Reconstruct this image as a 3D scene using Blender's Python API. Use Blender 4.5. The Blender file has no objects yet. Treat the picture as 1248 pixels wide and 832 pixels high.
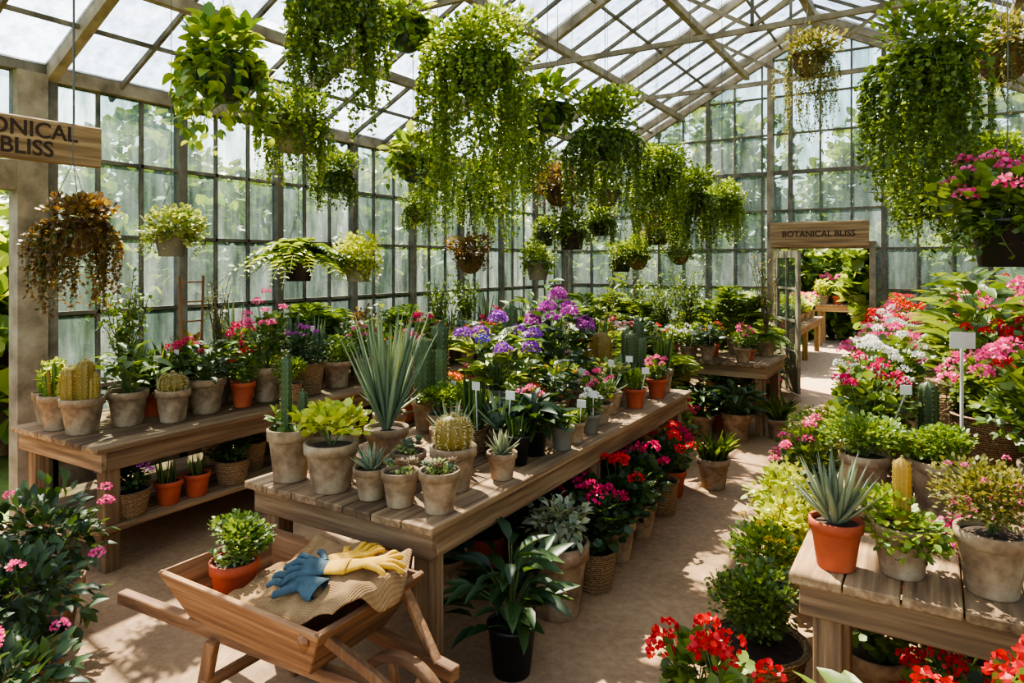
import bpy, math, random, numpy as np
from mathutils import Vector
# ---------------------------------------------------------------- colour / material helpers
def lin(c):
    return tuple(((v/255)/12.92 if v/255<=.04045 else ((v/255+.055)/1.055)**2.4) for v in c)+(1,)
def newmat(name):
    m=bpy.data.materials.new(name); m.use_nodes=True; nt=m.node_tree; nt.nodes.clear()
    o=nt.nodes.new('ShaderNodeOutputMaterial'); return m,nt,o
def ramp(nt,fac,cols):
    r=nt.nodes.new('ShaderNodeValToRGB'); e=r.color_ramp.elements
    while len(e)<len(cols): e.new(.5)
    for i,(p,c) in enumerate(cols): e[i].position=p; e[i].color=lin(c)
    nt.links.new(fac,r.inputs[0]); return r.outputs[0]
def coords(nt,scale=(1,1,1),kind='Object'):
    t=nt.nodes.new('ShaderNodeTexCoord'); m=nt.nodes.new('ShaderNodeMapping'); m.inputs['Scale'].default_value=scale
    nt.links.new(t.outputs[kind],m.inputs[0]); return m.outputs[0]
def noise(nt,vec,scale,detail=4,rough=.55):
    n=nt.nodes.new('ShaderNodeTexNoise'); n.inputs['Scale'].default_value=scale; n.inputs['Detail'].default_value=detail
    n.inputs['Roughness'].default_value=rough; nt.links.new(vec,n.inputs['Vector']); return n.outputs['Fac']
def mixc(nt,fac,a,b,mode='MIX'):
    m=nt.nodes.new('ShaderNodeMix'); m.data_type='RGBA'; m.blend_type=mode
    for s,v in ((m.inputs[0],fac),(m.inputs[6],a),(m.inputs[7],b)):
        if isinstance(v,(int,float,tuple)): s.default_value=v
        else: nt.links.new(v,s)
    return m.outputs[2]
def bump(nt,h,bs,st,dist=.01):
    b=nt.nodes.new('ShaderNodeBump'); b.inputs['Strength'].default_value=st; b.inputs['Distance'].default_value=dist
    nt.links.new(h,b.inputs['Height']); nt.links.new(b.outputs[0],bs.inputs['Normal'])
def prin(nt,o,col,rough=.7,metal=0,spec=.5):
    b=nt.nodes.new('ShaderNodeBsdfPrincipled'); b.inputs['Roughness'].default_value=rough; b.inputs['Metallic'].default_value=metal
    b.inputs['Specular IOR Level'].default_value=spec
    if isinstance(col,tuple): b.inputs['Base Color'].default_value=col
    else: nt.links.new(col,b.inputs['Base Color'])
    nt.links.new(b.outputs[0],o.inputs[0]); return b
M={}
def leafmat(name,c1,c2,rough=.45,trans=.34):
    m,nt,o=newmat(name); g=nt.nodes.new('ShaderNodeNewGeometry')
    col=ramp(nt,g.outputs['Random Per Island'],[(0,c1),(1,c2)])
    b=prin(nt,o,col,rough); t=nt.nodes.new('ShaderNodeBsdfTranslucent')
    tc=mixc(nt,1.0,col,(1.75,1.45,.65,1),'MULTIPLY') if name.startswith('g_') else col
    nt.links.new(tc,t.inputs[0]); x=nt.nodes.new('ShaderNodeMixShader'); x.inputs[0].default_value=trans
    nt.links.new(b.outputs[0],x.inputs[1]); nt.links.new(t.outputs[0],x.inputs[2]); nt.links.new(x.outputs[0],o.inputs[0]); M[name]=m
for n,a,b in [('g_mid',(54,80,30),(122,144,64)),('g_dark',(30,52,28),(72,98,50)),('g_lime',(136,156,46),(200,206,94)),
  ('g_bright',(68,102,34),(148,168,70)),('g_silver',(112,124,100),(166,174,144)),('g_blue',(88,112,92),(150,166,134)),
  ('g_brown',(82,54,38),(124,106,58)),('g_var',(92,120,56),(180,188,122)),('g_olive',(84,90,44),(142,138,78)),
  ('g_gold',(126,110,42),(186,158,72)),('g_cactus',(70,90,56),(104,124,74)),('g_rose',(144,90,80),(142,148,110)),
  ('f_pink',(220,48,118),(248,112,170)),('f_mag',(186,8,70),(236,36,112)),('f_red',(188,8,14),(238,36,32)),
  ('f_purple',(106,38,144),(172,88,198)),('f_violet',(84,62,170),(134,102,208)),('f_white',(222,220,208),(250,248,240)),
  ('f_yellow',(230,184,20),(248,218,54)),('f_orange',(230,92,18),(248,142,40)),('f_plum',(154,30,138),(210,96,196))]:
    leafmat(n,a,b)
def m_noise(name,cols,sc,rough=.85,bs=.3,scale=(1,1,1),detail=6,metal=0,island=0,dist=.01,kind='Object'):
    m,nt,o=newmat(name); v=coords(nt,scale,kind); f=noise(nt,v,sc,detail,.6); col=ramp(nt,f,cols)
    if island:
        g=nt.nodes.new('ShaderNodeNewGeometry'); c2=ramp(nt,g.outputs['Random Per Island'],[(0,(int(255*(1-island)),int(255*(1-island*1.08)),int(255*(1-island*1.2)))),(1,(255,255,255))])
        col=mixc(nt,1.0,col,c2,'MULTIPLY')
    b=prin(nt,o,col,rough,metal)
    if bs: bump(nt,f,b,bs,dist)
    M[name]=m; return m
wc=[(.28,(86,64,42)),(.5,(144,113,78)),(.72,(190,158,116))]
bc=[(.28,(90,58,34)),(.5,(140,97,59)),(.72,(178,134,88))]
for ax,s in (('x',(.6,14,14)),('y',(14,.6,14)),('z',(14,14,.6))):
    m_noise('wood_'+ax,wc,2.2,.8,.5,s,8,0,.35); m_noise('barrow_'+ax,bc,2.2,.75,.5,s,8,0,.2)
m_noise('frame',[(.3,(66,60,48)),(.5,(98,91,75)),(.75,(130,122,104))],6,.75,.3)
m_noise('rafterwood',[(.3,(92,80,62)),(.5,(134,120,98)),(.75,(166,154,130))],5,.8,.3,(1,1,1))
m_noise('darkmetal',[(.3,(40,40,38)),(.7,(66,64,60))],8,.5,.1,metal=.6)
m_noise('stone',[(.3,(104,80,58)),(.46,(148,122,92)),(.6,(178,154,122)),(.8,(206,192,164))],10,.9,.45,island=.28)
m_noise('terra',[(.3,(144,60,34)),(.6,(190,90,52)),(.85,(206,130,92))],6,.8,.2,island=.15)
m_noise('black',[(.3,(18,19,20)),(.7,(34,35,36))],5,.4,.05)
m_noise('green',[(.3,(14,38,32)),(.7,(26,60,48))],4,.3,.05)
m_noise('grey',[(.3,(80,78,68)),(.7,(124,120,106))],5,.7,.1)
m_noise('white',[(.3,(192,188,174)),(.7,(218,214,202))],5,.5,.05)
m_noise('moss',[(.3,(64,44,28)),(.5,(106,78,46)),(.7,(94,96,52))],30,.95,1,dist=.02)
m_noise('soil',[(.3,(34,24,16)),(.7,(72,54,38))],40,.95,.8)
m_noise('stem',[(.3,(66,86,40)),(.7,(96,114,56))],6,.6,0)
m_noise('bark',[(.3,(66,50,36)),(.7,(110,88,64))],12,.9,.3)
m_noise('chain',[(.3,(70,68,62)),(.7,(110,106,98))],8,.45,0,metal=.7)
m_noise('spine',[(.3,(190,170,116)),(.7,(222,208,164))],8,.6,0)
m_noise('letter',[(.3,(40,26,18)),(.7,(58,38,26))],8,.8,0)
m_noise('glove_blue',[(.3,(30,48,56)),(.6,(58,82,90))],16,.8,.4)
m_noise('glove_yellow',[(.3,(176,126,24)),(.6,(212,164,46))],16,.8,.4)
def basketmat():
    m,nt,o=newmat('basket'); v=coords(nt,(1,1,1)); w=nt.nodes.new('ShaderNodeTexWave'); w.bands_direction='Z'
    w.inputs['Scale'].default_value=28; w.inputs['Distortion'].default_value=5; w.inputs['Detail Scale'].default_value=6; nt.links.new(v,w.inputs[0])
    col=ramp(nt,w.outputs['Fac'],[(0,(92,64,36)),(.5,(156,118,74)),(1,(200,164,116))]); b=prin(nt,o,col,.8); bump(nt,w.outputs['Fac'],b,.9,.01); M['basket']=m
basketmat()
def burlapmat():
    m,nt,o=newmat('burlap'); v=coords(nt,(1,1,1)); a=nt.nodes.new('ShaderNodeTexWave'); a.inputs['Scale'].default_value=45; a.inputs['Distortion'].default_value=1.5; nt.links.new(v,a.inputs[0])
    c=nt.nodes.new('ShaderNodeTexWave'); c.bands_direction='Y'; c.inputs['Scale'].default_value=45; c.inputs['Distortion'].default_value=1.5; nt.links.new(v,c.inputs[0])
    f=mixc(nt,.5,a.outputs['Color'],c.outputs['Color']); n=noise(nt,v,12)
    col=mixc(nt,.4,ramp(nt,n,[(.3,(124,90,52)),(.7,(174,136,88))]),ramp(nt,f,[(0,(84,58,32)),(1,(186,148,100))])); b=prin(nt,o,col,.95); bump(nt,f,b,.8,.004); M['burlap']=m
burlapmat()
def floormat():
    m,nt,o=newmat('floor'); v=coords(nt); a=noise(nt,v,1.1,8,.65); b2=noise(nt,v,22,6,.7)
    col=ramp(nt,a,[(.3,(116,86,58)),(.5,(154,119,84)),(.7,(184,148,108))])
    col=mixc(nt,.3,col,ramp(nt,b2,[(.35,(96,70,48)),(.65,(192,158,120))])); b=prin(nt,o,col,.8); bump(nt,b2,b,.3,.006); M['floor']=m
floormat()
m_noise('grass',[(.3,(52,74,30)),(.7,(110,134,60))],3,.95,.5)
m_noise('gravel',[(.3,(126,106,82)),(.7,(170,148,120))],14,.95,.4)
def glassmat(name,fac0,fac1,tint,tcol,dark,d2):
    m,nt,o=newmat(name); v=coords(nt,(2.2,2.2,.5)); f=noise(nt,v,2.4,7,.65)
    g=nt.nodes.new('ShaderNodeNewGeometry'); rnd=ramp(nt,g.outputs['Random Per Island'],[(0,dark),(1,(255,255,255))])
    dirt=ramp(nt,noise(nt,coords(nt,(5,5,.7)),1.6,8,.7),[(.36,d2),(.6,(255,255,255))]); q=mixc(nt,1.0,rnd,dirt,'MULTIPLY')
    mr=nt.nodes.new('ShaderNodeMapRange'); mr.inputs[1].default_value=.35; mr.inputs[2].default_value=.68; mr.inputs[3].default_value=fac0; mr.inputs[4].default_value=fac1
    nt.links.new(f,mr.inputs[0]); tr=nt.nodes.new('ShaderNodeBsdfTransparent'); nt.links.new(mixc(nt,1.0,q,tint,'MULTIPLY'),tr.inputs[0])
    tl=nt.nodes.new('ShaderNodeBsdfTranslucent'); nt.links.new(mixc(nt,1.0,q,tcol,'MULTIPLY'),tl.inputs[0])
    gl=nt.nodes.new('ShaderNodeBsdfGlossy'); gl.inputs['Roughness'].default_value=.15
    mx=nt.nodes.new('ShaderNodeMixShader'); nt.links.new(mr.outputs[0],mx.inputs[0]); nt.links.new(tr.outputs[0],mx.inputs[1]); nt.links.new(tl.outputs[0],mx.inputs[2])
    m2=nt.nodes.new('ShaderNodeMixShader'); m2.inputs[0].default_value=.04; nt.links.new(mx.outputs[0],m2.inputs[1]); nt.links.new(gl.outputs[0],m2.inputs[2])
    nt.links.new(m2.outputs[0],o.inputs[0]); M[name]=m
glassmat('glass_wall',.14,.6,(.78,.85,.86,1),(.2,.245,.25,1),(190,202,198),(165,180,165))
glassmat('glass_roof',.04,.26,(.95,.97,.98,1),(.44,.48,.5,1),(186,194,204),(180,188,188))
# ---------------------------------------------------------------- mesh builder
class MB:
    def __init__(s): s.v=[];s.f=[];s.n=0;s.mats=[]
    def add(s,v,f,m,smooth=True):
        v=np.asarray(v,float).reshape(-1,3); f=np.asarray(f,int)
        if m not in s.mats: s.mats.append(m)
        s.v.append(v); s.f.append((f+s.n,s.mats.index(m),smooth)); s.n+=len(v)
    def build(s,name,loc=(0,0,0),rot=0,world=False,parent=None):
        V=np.concatenate(s.v)
        if world: V=V-np.array(loc)
        me=bpy.data.meshes.new(name); me.vertices.add(len(V)); me.vertices.foreach_set('co',V.astype('f').ravel())
        L=[f.ravel() for f,_,_ in s.f]; tot=np.concatenate([np.full(len(f),f.shape[1]) for f,_,_ in s.f])
        mi=np.concatenate([np.full(len(f),i) for f,i,_ in s.f]); sm=np.concatenate([np.full(len(f),b) for f,_,b in s.f])
        L=np.concatenate(L); me.loops.add(len(L)); me.loops.foreach_set('vertex_index',L.astype('i'))
        me.polygons.add(len(tot)); me.polygons.foreach_set('loop_start',(np.cumsum(tot)-tot).astype('i'))
        me.polygons.foreach_set('material_index',mi.astype('i')); me.polygons.foreach_set('use_smooth',sm.astype(bool))
        for m in s.mats: me.materials.append(M[m])
        me.update(calc_edges=True)
        o=bpy.data.objects.new(name,me); bpy.context.scene.collection.objects.link(o); o.location=loc; o.rotation_euler[2]=rot
        if parent: o.parent=parent
        return o
BF=[(0,3,2,1),(4,5,6,7),(0,1,5,4),(1,2,6,5),(2,3,7,6),(3,0,4,7)]
def box(mb,x0,x1,y0,y1,z0,z1,m):
    mb.add([(x0,y0,z0),(x1,y0,z0),(x1,y1,z0),(x0,y1,z0),(x0,y0,z1),(x1,y0,z1),(x1,y1,z1),(x0,y1,z1)],BF,m,False)
def beam(mb,p,q,w,h,m):
    p=Vector(p);q=Vector(q); d=(q-p).normalized(); x=d.cross(Vector((0,0,1)))
    if x.length<1e-3: x=Vector((1,0,0))
    x.normalize(); y=x.cross(d); x*=w/2; y*=h/2
    mb.add([p-x-y,p+x-y,p+x+y,p-x+y,q-x-y,q+x-y,q+x+y,q-x+y],BF,m,False)
def slab(mb,quad,t,m):
    q=[Vector(a) for a in quad]; n=(q[1]-q[0]).cross(q[2]-q[0]).normalized()*t
    mb.add(q+[a+n for a in q],BF,m,False)
def unit(a): return a/(np.linalg.norm(a,axis=-1,keepdims=True)+1e-9)
def revolve(mb,prof,seg,m,c=(0,0,0)):
    a=np.linspace(0,2*math.pi,seg,endpoint=False); P=np.array(prof)
    V=np.stack([P[:,0:1]*np.cos(a),P[:,0:1]*np.sin(a),np.repeat(P[:,1:2],seg,1)],-1)+np.array(c)
    n=len(P); i=np.arange(n-1)[:,None]*seg; j=np.arange(seg); k=(j+1)%seg
    F=np.stack([i+j,i+k,i+seg+k,i+seg+j],-1).reshape(-1,4); mb.add(V.reshape(-1,3),F,m)
def tube(mb,pts,rad,seg,m):
    P=np.array(pts,float); n=len(P); rad=np.broadcast_to(np.array(rad,float),(n,)); d=unit(np.gradient(P,axis=0))
    ref=np.array([0.,0,1]) if abs(d[:,2]).mean()<.8 else np.array([1.,0,0])
    x=unit(np.cross(d,ref)); y=np.cross(d,x); a=np.linspace(0,2*math.pi,seg,endpoint=False)
    V=P[:,None]+rad[:,None,None]*(np.cos(a)[None,:,None]*x[:,None]+np.sin(a)[None,:,None]*y[:,None])
    i=np.arange(n-1)[:,None]*seg; j=np.arange(seg); k=(j+1)%seg
    mb.add(V.reshape(-1,3),np.stack([i+j,i+k,i+seg+k,i+seg+j],-1).reshape(-1,4),m)
T6=(np.array([(0,0,0),(-.5,.35,.1),(-.38,.75,.05),(0,1,-.06),(.38,.75,.05),(.5,.35,.1)]),np.array([(0,3,2,1),(0,5,4,3)]))
def _t15():
    V=[];F=[]
    for y,w in ((0,.03),(.22,.42),(.5,.5),(.8,.28),(1,.01)):
        for sx in (-1,0,1): V.append((sx*w,y,.12*abs(sx)*w*2-.28*y*y))
    for r in range(4):
        for c in range(2): a=r*3+c; F.append((a,a+1,a+4,a+3))
    return np.array(V),np.array(F)
T15=_t15()
def _tk(curl=.15):
    V=[];F=[]
    for y,w,t in ((0,.5,.35),(.35,.55,.35),(.72,.34,.22),(1,.02,.02)):
        z=curl*y*y; V+=[(-w,y,z),(w,y,z),(0,y,z-t)]
    for r in range(3):
        a=r*3
        for i in range(3): j=(i+1)%3; F.append((a+i,a+j,a+3+j,a+3+i))
    return np.array(V),np.array(F)
TK=_tk(.12)
def leaves(mb,tp,pos,d,size,width,mat,rs,roll=.5,thick=None):
    T,F=tp; n=len(pos)
    if n==0: return
    d=unit(d); up=np.array([0,0,1.])+rs.randn(n,3)*roll*.6; x=unit(np.cross(d,up)); nn=np.cross(x,d)
    size=np.broadcast_to(np.asarray(size,float),(n,)); th=width if thick is None else thick
    V=pos[:,None]+size[:,None,None]*(T[None,:,0:1]*width*x[:,None]+T[None,:,1:2]*d[:,None]+T[None,:,2:3]*(th if tp is TK else 1)*nn[:,None])
    mb.add(V.reshape(-1,3),(F[None]+(np.arange(n)*len(T))[:,None,None]).reshape(-1,F.shape[1]),mat)
def bush(mb,c,rx,rz,s,mat,rs,dens=5,tp=T6,w=.8,lobes=7,up=.35,cap=3500):
    n=int(min(cap,max(40,dens*4*rx*max(rx,rz)/s**2))); L=unit(rs.randn(lobes,3))*rs.uniform(.2,.6,(lobes,1)); k=rs.randint(lobes,size=n)
    p=L[k]+unit(rs.randn(n,3))*rs.uniform(.2,1,(n,1))**.5*.55
    leaves(mb,tp,np.array(c)+p*np.array([rx,rx,rz]),unit(p)+rs.randn(n,3)*.45+np.array([0,0,up]),s*rs.uniform(.7,1.2,n),w,mat,rs)
def heads(mb,cs,r,mat,rs,n=40,ps=.4,flat=.75):
    cs=np.array(cs); k=len(cs); dd=unit(rs.randn(k,n,3)); dd[...,2]=np.abs(dd[...,2])*1.1-.25
    pos=cs[:,None]+dd*r*rs.uniform(.75,1,(k,n,1))*np.array([1,1,flat]); d=np.cross(dd,rs.randn(k,n,3))+dd*.5
    leaves(mb,T6,pos.reshape(-1,3),d.reshape(-1,3),r*ps*rs.uniform(.8,1.2,k*n),1.1,mat,rs,1.5)
def stalks(mb,c,tips,r=.003,m='stem'):
    for t in tips:
        t=np.array(t); c=np.array(c); tube(mb,[c,c*.5+t*.5+np.array([0,0,.02]),t],r,4,m)
def cactus(mb,c,r,h,ribs,mat,rs,barrel=False,spines=True):
    nz=14; t=np.linspace(0,1,nz)
    if barrel: rad=r*(1-np.abs(2*(t*.93+.07)-1)**2.4)**(1/2.4)*1.0
    else:
        dome=min(.45,r*1.3/h); u=np.clip((t-(1-dome))/dome,0,1); rad=r*np.sqrt(np.clip(1-u*u,.0004,1))*(.86+.14*np.clip(t*4,0,1))
    seg=ribs*4; a=np.linspace(0,2*math.pi,seg,endpoint=False); rr=rad[:,None]*(1+.1*np.cos(ribs*a))[None]
    V=np.stack([rr*np.cos(a),rr*np.sin(a),np.repeat((t*h)[:,None],seg,1)],-1)+np.array(c)
    i=np.arange(nz-1)[:,None]*seg; j=np.arange(seg); k=(j+1)%seg
    mb.add(V.reshape(-1,3),np.stack([i+j,i+k,i+seg+k,i+seg+j],-1).reshape(-1,4),mat)
    if spines:
        cr=V[1:,::4].reshape(-1,3); cr=np.repeat(cr,3,0); d=unit(cr-(np.array(c)+[0,0,h*.45]))*[1,1,.5]+rs.randn(len(cr),3)*.5
        leaves(mb,T6,cr,d,min(.02,r*.28),.12,'spine',rs,1)
def sub(rs,r,n): a=rs.uniform(0,6.28,n); q=r*np.sqrt(rs.uniform(0,1,n)); return np.stack([q*np.cos(a),q*np.sin(a)],1)
# ---------------------------------------------------------------- pots
def pot(mb,pd,ph,t):
    r=pd/2
    if t in('stone','terra','white','grey'):
        revolve(mb,[(0.001,0),(r*.68,0),(r*.7,.004),(r*.9,ph*.76),(r*.92,ph*.78),(r,ph*.79),(r*1.01,ph*.985),(r*.99,ph),(r*.9,ph),(r*.88,ph*.88)],28,t)
    elif t=='black':
        revolve(mb,[(0.001,0),(r*.74,0),(r*.96,ph*.92),(r*1.0,ph*.93),(r,ph),(r*.94,ph),(r*.92,ph*.88)],24,t)
    elif t=='basket':
        p=[(0.001,0),(r*.74,0)]; k=9
        for i in range(k):
            b=r*(.76+.22*i/k); p+=[(b,ph*(i+.1)/k),(b*1.035,ph*(i+.5)/k),(b,ph*(i+.9)/k)]
        p+=[(r*1.04,ph*.97),(r*1.0,ph*1.01),(r*.9,ph*.99),(r*.88,ph*.88)]; revolve(mb,p,28,t)
    else:
        p=[(0.001,0)]+[(r*(.98)*math.sin(a)**.8,ph*(.92-.92*math.cos(a))) for a in (.25,.5,.8,1.1,1.35,1.52)]+[(r*1.03,ph*.94),(r*1.03,ph),(r*.95,ph),(r*.9,ph*.88)]
        revolve(mb,p,24,t)
    revolve(mb,[(r*.9,ph*.885),(r*.5,ph*.91),(.001,ph*.92)],20,'soil'); return ph*.9
# ---------------------------------------------------------------- plants
def k_bush(mat,s,w=.8,tp=T6,dens=5,fl=None,nf=8,fr=.03,fcover=.9):
    def f(mb,r,z,fh,fw,rs):
        c=(0,0,z+fh*.5); bush(mb,c,fw*.5,fh*.5,s,mat,rs,dens,tp,w)
        a=sub(rs,r*.5,5); stalks(mb,(0,0,z-.01),[(x*2,y*2,z+fh*.5) for x,y in a],.004)
        if fl:
            p=sub(rs,fw*.5*fcover,nf); tips=[(x,y,z+fh*(.99-.55*((x*x+y*y)/(fw*.5)**2))+rs.uniform(0,.25)*fh*.6+fr*.3) for x,y in p]
            heads(mb,tips,fr,fl,rs); stalks(mb,(0,0,z),tips,.0022)
    return f
def k_ger(fl,nf=7,fr=.035,mat='g_mid'): return k_bush(mat,.045,1.15,T6,3.6,fl,nf,fr,.9)
def k_snake(mat='g_blue',n=14):
    def f(mb,r,z,fh,fw,rs):
        p=sub(rs,r*.6,n); pos=np.c_[p,np.full(n,z-.01)]; d=np.c_[p/r*.35*fw/fh,np.ones(n)]+rs.randn(n,3)*.06
        leaves(mb,TK,pos,d,fh*rs.uniform(.6,1.05,n),.09,mat,rs,3)
    return f
def k_aloe(mat='g_blue',n=22,w=.13,lo=.25):
    def f(mb,r,z,fh,fw,rs):
        i=np.arange(n); a=i*2.4; el=lo+(1.45-lo)*(i/n)**.8; d=np.c_[np.cos(a)*np.cos(el),np.sin(a)*np.cos(el),np.sin(el)]
        L=np.where(el>.9,fh,fw*.5+(fh-fw*.5)*el/.9)*rs.uniform(.75,1.05,n)
        leaves(mb,TK,np.c_[np.cos(a)*.01,np.sin(a)*.01,np.full(n,z)],d,L,w,mat,rs,.1)
    return f
def k_ros(mats=('g_rose','g_blue','g_var'),k=7):
    def f(mb,r,z,fh,fw,rs):
        for q,(x,y) in enumerate(np.vstack([[0,0],sub(rs,fw*.36,k)])):
            n=20; i=np.arange(n); a=i*2.4; el=.15+1.2*(i/n); s=fw*.24*(1.1-.6*i/n)*(1.1 if q==0 else .8)
            leaves(mb,TK,np.tile([x,y,z+fh*.25+rs.uniform(0,.4)*fh],(n,1)),np.c_[np.cos(a)*np.cos(el),np.sin(a)*np.cos(el),np.sin(el)],s,.42,mats[rs.randint(len(mats))],rs,.1)
        bush(mb,(0,0,z),fw*.42,fh*.3,.02,'g_var',rs,2)
    return f
def k_cols(n=3,mat='g_cactus',ribs=9):
    def f(mb,r,z,fh,fw,rs):
        for i in range(n):
            a=i*2.1+rs.rand(); q=0 if n==1 else fw*.28; h=fh*(1 if i==0 else rs.uniform(.5,.85)); rr=fw*(.5 if n==1 else .2)
            cactus(mb,(q*math.cos(a),q*math.sin(a),z-.005),rr,h,ribs,mat,rs)
    return f
def k_colsleaf(mb,r,z,fh,fw,rs):
    cactus(mb,(-.02,0,z-.005),.024,fh,8,'g_cactus',rs); cactus(mb,(.05,.03,z-.005),.02,fh*.55,8,'g_cactus',rs)
    bush(mb,(0,0,z+.05),r*1.1,.06,.05,'g_mid',rs,3)
def k_barrel(mat='g_gold'):
    def f(mb,r,z,fh,fw,rs): cactus(mb,(0,0,z-.01),fw*.5,fh,14,mat,rs,True)
    return f
def k_cascade(mb,r,z,fh,fw,rs):
    bush(mb,(0,0,z+.02),fw*.54,.11,.028,'g_bright',rs,6); cactus(mb,(0,0,z),.026,fh,9,'g_gold',rs)
def k_fern(mat='g_bright',n=34):
    def f(mb,r,z,fh,fw,rs):
        for i in range(n):
            a=rs.uniform(0,6.28); el=rs.uniform(.35,1.35); L=fw*.62*rs.uniform(.7,1.1); t=np.linspace(0,1,16)
            out=L*t*math.cos(el)*(1+.3*t)+.01; up=L*t*math.sin(el)*1.0-L*.85*t**2.2; P=np.c_[out*math.cos(a),out*math.sin(a),z+up]
            tube(mb,P[::3],.002,3,'stem'); tn=np.gradient(P,axis=0); side=unit(np.cross(tn,[0,0,1.])); lw=L*.2*np.sin(np.pi*np.clip(t*.9+.1,0,1))
            for s in (-1,1): leaves(mb,T6,P,side*s+unit(tn)*.5+rs.randn(16,3)*.08,lw,.45,mat,rs,.3)
    return f
def k_grass(mat='g_mid',n=60):
    def f(mb,r,z,fh,fw,rs):
        p=sub(rs,r*.5,n); d=np.c_[p/r*fw/fh*.9,np.ones(n)]+rs.randn(n,3)*.12
        leaves(mb,T15,np.c_[p,np.full(n,z)],d,fh*rs.uniform(.6,1.1,n),.07,mat,rs,2)
    return f
def k_broad(mat='g_mid',s=.11,n=56,w=.55):
    def f(mb,r,z,fh,fw,rs):
        i=np.arange(n); a=i*2.4; q=rs.uniform(.05,.38,n)*fw; h=z+fh*rs.uniform(.1,.92,n)*(1-.5*(q/fw*2)**2)
        P=np.c_[np.cos(a)*q,np.sin(a)*q,h]; d=np.c_[np.cos(a),np.sin(a),rs.uniform(-.1,.9,n)]; leaves(mb,T15,P,d,s*rs.uniform(.7,1.2,n),w,mat,rs,.35)
        for k in range(0,n,2): tube(mb,[(0,0,z-.02),(P[k,0]*.4,P[k,1]*.4,z+(P[k,2]-z)*.6),P[k]],.003,4,'stem')
    return f
def k_hyd(fl,mat='g_mid',nf=7,fr=.06,fl2=None):
    def f(mb,r,z,fh,fw,rs):
        k_broad(mat,.13,110,.7)(mb,r,z,fh*.85,fw,rs); p=[(fw*.38*math.cos(i*2.4)*min(1,i*.35),fw*.38*math.sin(i*2.4)*min(1,i*.35)) for i in range(nf)]
        tips=[(x,y,z+fh*(.95-.5*(math.hypot(x,y)/(fw*.42))**2*rs.uniform(.4,1))) for x,y in p]; stalks(mb,(0,0,z),tips)
        heads(mb,tips[:-2],fr,fl,rs,150,.26,.85); heads(mb,tips[-2:],fr*.8,fl2 or fl,rs,110,.26,.85)
    return f
def k_shrub(mat='g_mid',s=.04,nb=16,dens=1):
    def f(mb,r,z,fh,fw,rs):
        for i in range(nb):
            a=rs.uniform(0,6.28); q=fw*.5*rs.uniform(.2,1); h=fh*rs.uniform(.6,1); t=np.linspace(0,1,10)
            P=np.c_[q*t**1.4*math.cos(a),q*t**1.4*math.sin(a),z+h*t]+rs.randn(10,3)*.006; tube(mb,P,np.linspace(.006,.002,10),4,'bark')
            n=int(46*dens); u=rs.uniform(.2,1,n); B=np.stack([np.interp(u,t,P[:,c]) for c in range(3)],1)+rs.randn(n,3)*fw*.06
            leaves(mb,T6,B,rs.randn(n,3)+[0,0,.5],s*rs.uniform(.7,1.2,n),.6,mat,rs)
    return f
def k_palm(mat='g_mid',n=18):
    def f(mb,r,z,fh,fw,rs):
        for i in range(n):
            a=i*2.4; el=rs.uniform(.6,1.4); L=fh*rs.uniform(.75,1.05); t=np.linspace(0,1,14); out=L*t*math.cos(el)*.7; up=L*t*math.sin(el)-L*.3*t**3
            P=np.c_[out*math.cos(a),out*math.sin(a),z+up]; tube(mb,P[::3],.004,4,'stem'); tn=np.gradient(P,axis=0); side=unit(np.cross(tn,[0,0,1.]))
            lw=L*.3*np.sin(np.pi*np.clip(t,.0,1))*(t>.25)+.001
            for s in (-1,1): leaves(mb,T15,P,side*s+unit(tn)*.7+rs.randn(14,3)*.08,lw,.2,mat,rs,.3)
    return f
def k_euph(mb,r,z,fh,fw,rs):
    n=20; p=sub(rs,r*.75,n)
    for x,y in p:
        h=fh*rs.uniform(.4,1); L=[(x,y,z),(x*1.15,y*1.15,z+h*.5),(x*1.3,y*1.3,z+h*.93),(x*1.3,y*1.3,z+h)]; tube(mb,L,[.012,.015,.011,.002],7,'g_gold' if rs.rand()<.4 else 'g_bright')
        q=np.repeat(np.array(L[:3]),7,0)+[0,0,.01]; leaves(mb,T6,q,rs.randn(21,3)+[0,0,.7],.035,.6,'g_lime',rs)
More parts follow.
